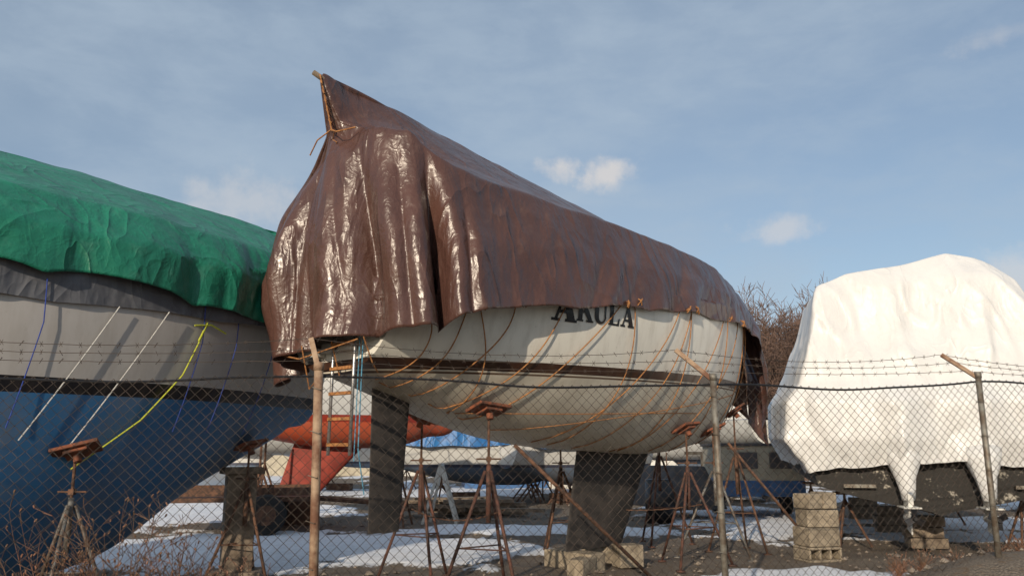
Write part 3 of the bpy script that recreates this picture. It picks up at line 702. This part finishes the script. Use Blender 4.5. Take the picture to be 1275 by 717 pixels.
def shed(name,x,y,w,d,h,rz,wall,rh=1.4):
    e=empty(name,(x,y,0),R(rz)); mb=MB(); mb.box((0,0,h/2),(w,d,h)); mb.obj('walls',wall,e)
    mb=MB(); o=.3
    mb.add([(-w/2-o,-d/2-o,h+.01),(w/2+o,-d/2-o,h+.01),(w/2+o,d/2+o,h+.01),(-w/2-o,d/2+o,h+.01),(-w/2-o,0,h+rh),(w/2+o,0,h+rh)],[(0,1,5,4),(2,3,4,5),(0,4,3),(1,2,5),(3,2,1,0)]); mb.obj('roof',M['roof'],e)
    mb=MB()
    for k in range(int(w/3)): mb.box((-w/2+1.5+k*3,-d/2-.01,h*.55),(1.2,.06,.9))
    mb.obj('windows',M['glass'],e)
    mb=MB(); mb.box((w/2-1.2,-d/2-.02,1.05),(1,.07,2.1)); mb.obj('door',M['white'],e)
shed('boatyard_shed',-14,52,18,8,2.6,4,M['beige'],1.2); shed('boatyard_shed.001',6,62,16,8,2.6,-3,M['white'],1.2); shed('blue_storage_shed',.5,34,5,3,1.9,6,M['bluep'],.5)
# ------------------------------------------------------------ trees
def branch(mb,p,d,L,r,depth,maxd,seg=4,rmin=.006):
    pts=[p];rs=[r]; cur=Vector(p); dd=Vector(d)
    for k in range(seg):
        dd=(dd+Vector((random.gauss(0,.12),random.gauss(0,.12),random.gauss(.03,.08)))).normalized()
        cur=cur+dd*L/seg; pts.append(cur.copy()); rs.append(r*(1-.55*(k+1)/seg))
    mb.tube(pts,rs,6 if depth<2 else 3,False)
    if depth>=maxd: return
    nb=random.randint(5,7) if depth<3 else 4
    for k in range(nb):
        u=.25+.75*(k+random.random()*.6)/nb; u=min(u,.99); i=min(int(u*seg),seg-1); f=u*seg-i
        bp=pts[i].lerp(pts[i+1],f)
        az=random.uniform(0,6.28); o=dd.orthogonal().normalized(); o=Matrix.Rotation(az,3,dd)@o
        sp=random.uniform(.45,.9); nd=(dd*(1-sp*.5)+o*sp+Vector((0,0,.15))).normalized()
        branch(mb,bp,nd,L*random.uniform(.48,.68),max(r*(1-.5*u)*.55,rmin),depth+1,maxd,3,rmin)
def tree(name,x,y,hh,maxd=5,r=.14):
    mb=MB(); branch(mb,(0,0,-.1),Vector((0,0,1)),hh*.45,r,0,maxd,4,.013)
    zs=max(v[2] for v in mb.v); k=hh/zs; mb.v=[(a*k,b*k,c*k) for a,b,c in mb.v]
    o=mb.obj(name,M['bark']); o.location=(x,y,0); return o
t0=tree('bare_tree',13.9,42,10.2); t1=tree('bare_tree.001',12.6,40,9.0)
for k,(x,y,s_,src) in enumerate([(15.0,43,1.1,t0),(13.4,45,1.12,t1),(14.6,41,.97,t1),(16.0,46,1.1,t1),(17.0,44,1.0,t0),(12.4,47,1.1,t1),(15.4,49,1.15,t0),(13.2,50,1.1,t0),(11.0,44,.9,t1),(20.5,52,1.1,t0),(30,50,1.1,t1)]):
    o=bpy.data.objects.new('bare_tree.%03d'%(k+2),src.data); o.location=(x,y,0); o.rotation_euler=(0,0,k*1.7+.8); o.scale=(s_,s_,s_); link(o)
random.seed(3)
base=MB(); branch(base,(0,0,0),Vector((0,0,1)),3.6,.16,0,4,4,.02); bv=np.array(base.v)
big=MB(); 
for k in range(44):
    x=-75+k*4+random.uniform(-1.5,1.5); y=85+random.uniform(-8,12); s_=random.uniform(.8,1.25); a=random.uniform(0,6.28)
    rot=np.array([[math.cos(a),-math.sin(a),0],[math.sin(a),math.cos(a),0],[0,0,1]])
    v=(bv*s_)@rot.T+np.array([x,y,0]); off=len(big.v); big.v+=v.tolist(); big.f+=[tuple(i+off for i in f) for f in base.f]
me=bpy.data.meshes.new('distant_trees'); me.from_pydata(big.v,[],big.f); me.materials.append(M['bark']); link(bpy.data.objects.new('distant_trees',me))
# ============================================================ chain link fence
fe=empty('chain_link_fence')
P=[(-6.2,4.70,2.0),(-4.62,5.15,2.0),(-1.46,6.1,2.06),(1.74,7.0,2.06),(4.5,7.8,2.15),(7.6,8.7,2.13),(10.7,9.6,2.13)]
cum=[0]
for a,b in zip(P,P[1:]): cum.append(cum[-1]+math.dist(a[:2],b[:2]))
def fp(d):
    d=min(max(d,0),cum[-1]); i=0
    while i<len(P)-2 and d>cum[i+1]: i+=1
    u=(d-cum[i])/(cum[i+1]-cum[i]); x=P[i][0]*(1-u)+P[i+1][0]*u; y=P[i][1]*(1-u)+P[i+1][1]*u; z=P[i][2]*(1-u)+P[i+1][2]*u
    z-=.05*4*u*(1-u)+.03*nz(d*.9,3)-.02*math.sin(u*9)*(1-u)
    return x,y,z
Wd=.084; mb=MB(); j=0; d=0
nrm=Vector((.27,-.96,0))
while d<cum[-1]-Wd:
    x0_,y0,z0=fp(d); x1,y1,z1=fp(d+Wd/2); zg=max(gh(x0_,y0),-.05)
    top=z0; pts=[]; k=0; z=top+.02
    while z>zg+.02:
        s_=(k+j)%2; bul=.03*nz(x0_*.8,z*.8,5); o=.003*(1 if s_ else -1)
        pts.append(((x1 if s_ else x0_)+nrm.x*(bul+o),(y1 if s_ else y0)+nrm.y*(bul+o),z)); z-=Wd*.5; k+=1
    mb.tube(pts,.0028,3,False); d+=Wd/2; j+=1
mb.obj('chain_link_mesh',M['wire'],fe)
mb=MB(); n=260
mb.tube([fp(cum[-1]*k/n) for k in range(n+1)],.009,6); mb.obj('top_tension_wire',M['dark'],fe)
arms={0:(-.1,.15,.28),1:(-.1,.15,.28),2:(-.10,.12,.26),3:(-.29,.12,.28),4:(-.27,.12,.24),5:(-.27,.12,.24),6:(-.27,.12,.24)}
mp=MB(); mg=MB(); mr=MB()
for i,(x,y,z) in enumerate(P):
    b=mp if i==2 else mg; zg=gh(x,y)-.1
    lx={2:.05,3:.03,4:.0}.get(i,0); r=.034 if i==2 else .028
    b.tube([(x+lx,y-.03,zg),(x+lx*.4,y-.03,z*.55),(x,y-.03,z+.05)],r,12)
    a=arms[i]; mr.box((x+a[0]/2,y-.03+a[1]/2,z+.03+a[2]/2),(.04,.018,Vector(a).length),Vector((0,0,1)).rotation_difference(Vector(a)).to_matrix())
    b.tube([(x,y-.03,z+.03),(x,y-.03,z+.09)],r*1.15,12)
mp.obj('rusty_post',M['rustpost'],fe,True)
mg.obj('galvanised_posts',M['galv'],fe,True); mr.obj('barb_arms',M['rustpost'],fe)
mt=MB()
for i,(x,y,z) in enumerate(P):
    for k in range(6): 
        zz=.35+k*.32
        if zz>gh(x,y)+.1: mt.tube([(x-.045,y-.02,zz),(x-.03,y-.075,zz+.01),(x+.03,y-.075,zz-.01),(x+.045,y-.02,zz)],.003,4)
mt.obj('post_ties',M['galv'],fe)
mb=MB()
for st in range(3):
    fr=(.3,.65,1.0)[st]
    for i in range(len(P)-1):
        a=Vector(P[i])+Vector(arms[i])*fr+Vector((0,-.03,.03)); b=Vector(P[i+1])+Vector(arms[i+1])*fr+Vector((0,-.03,.03)); L=(b-a).length; n=40
        pts=[a.lerp(b,k/n)+Vector((0,0,-(.03+.03*st)*4*(k/n)*(1-k/n)+.006*nz(k*.6,st,i))) for k in range(n+1)]
        mb.tube(pts,.003,4,False)
        q=.06
        while q<L:
            u=q/L; k=min(int(u*n),n-1); c=pts[k].lerp(pts[k+1],u*n-k)
            for s_ in(-1,1):
                dv=Vector((.012*s_,random.uniform(-.01,.01),.018*random.choice((-1,1)))); mb.tube([c-dv,c+dv],.002,3,False)
            q+=.125
mb.obj('barbed_wire',M['wire'],fe)
random.seed(11); mb=MB()
def weed(x,y,h):
    z=gh(x,y)-.03
    for k in range(random.randint(4,7)):
        d=Vector((random.gauss(0,.22),random.gauss(0,.2),1)).normalized(); p_=Vector((x,y,z)); L=h*random.uniform(.6,1); pts=[p_.copy()]
        for s_ in range(6): d=(d+Vector((random.gauss(0,.09),random.gauss(0,.09),0))).normalized(); p_=p_+d*L/6; pts.append(p_.copy())
        mb.tube(pts,[.005*(1-.12*i) for i in range(7)],4,False)
        for s_ in range(1,7):
            for q in range(3):
                dd=(d+Vector((random.gauss(0,.7),random.gauss(0,.7),random.gauss(0,.3)))).normalized(); e_=pts[s_]+dd*random.uniform(.05,.2)
                mb.tube([pts[s_],e_],.0022,3,False)
                if random.random()<.3: mb.tube([e_,e_+Vector((random.gauss(0,.01),random.gauss(0,.01),.02))],.007,4)
for k in range(18): weed(random.uniform(-3.6,-2.0),random.uniform(5.9,6.6),random.uniform(.6,1.35))
for k in range(12): weed(random.uniform(3.6,7.5),random.uniform(8.6,10),random.uniform(.1,.2))
for k in range(3): weed(random.uniform(5.6,6.4),random.uniform(8.0,8.6),random.uniform(.5,.9))
mb.obj('dry_weeds',M['weed'])
# ============================================================ light
w=bpy.data.worlds.new('World'); sc.world=w; w.use_nodes=True; t=NT(w.node_tree); bg=w.node_tree.nodes['Background']
sun_az=R(200); el=R(20)
sky=t.t.nodes.new('ShaderNodeTexSky'); sky.sky_type='NISHITA'; sky.sun_disc=False; sky.sun_elevation=el; sky.sun_rotation=sun_az
sky.air_density=1.0; sky.dust_density=1.0; sky.ozone_density=1.5
tc=t.t.nodes.new('ShaderNodeTexCoord'); g=tc.outputs['Generated']
n1=t.noise(t.mapping(g,(1.3,1.3,3.4),(0,R(14),0)),1.8,5,.5,.3)
n2=t.noise(t.mapping(g,(2,2,5),(0,R(8),0)),4.2,6,.6,.2)
f=t.math('ADD',t.math('MULTIPLY_ADD',t.ramp(n1,.3,.72),.34,.32),t.math('MULTIPLY',t.ramp(n2,.35,.7),.20))
c=t.mix(f,sky.outputs[0],(3.7,4.55,5.5))
pn=t.noise(g,18,6,.62)
def puff(d,rx,rz,inten,c):
    v=Vector(d).normalized()
    s1=t.t.nodes.new('ShaderNodeVectorMath'); s1.operation='SUBTRACT'; t.l(g,s1.inputs[0]); s1.inputs[1].default_value=v
    mp=t.mapping(s1.outputs[0],(1/rx,1/rx,1/rz)); ln=t.t.nodes.new('ShaderNodeVectorMath'); ln.operation='LENGTH'; t.l(mp,ln.inputs[0])
    k=t.math('SUBTRACT',1.0,ln.outputs['Value']); k=t.math('ADD',k,t.math('MULTIPLY_ADD',pn,2.4,-1.35)); k=t.math('MULTIPLY',t.ramp(k,-.05,.8),inten)
    return t.mix(k,c,(6.3,6.0,5.8))
def dirn(px,py): # compass direction of a cloud
    x=(px-637.5)/1000; u=(358.5-py)/1000; p_=R(11.4); return (x,math.cos(p_)-u*math.sin(p_),math.sin(p_)+u*math.cos(p_))
for (px,py,rx,rz,i_) in ((698,207,.034,.022,.75),(760,215,.045,.03,.8),(972,285,.05,.022,.5),(300,250,.10,.05,.4),(1262,340,.07,.05,.5),(1245,45,.05,.02,.25)):
    c=puff(dirn(px,py),rx,rz,i_,c)
t.l(c,bg.inputs['Color']); bg.inputs['Strength'].default_value=.112
sl=bpy.data.lights.new('sun','SUN'); sl.energy=3.8; sl.angle=R(.5); sl.color=(1,.85,.66)
so=bpy.data.objects.new('sun',sl); link(so)
ds=Vector((math.sin(sun_az)*math.cos(el),math.cos(sun_az)*math.cos(el),math.sin(el)))
so.rotation_euler=ds.to_track_quat('Z','Y').to_euler()
cd=bpy.data.cameras.new('camera'); cd.sensor_width=36; cd.lens=1000/1275*36; cd.clip_end=4000; cd.clip_start=.05
co=bpy.data.objects.new('camera',cd); link(co); co.location=(0,0,1.5); co.rotation_euler=(R(90+11.4),0,0)
sc.camera=co
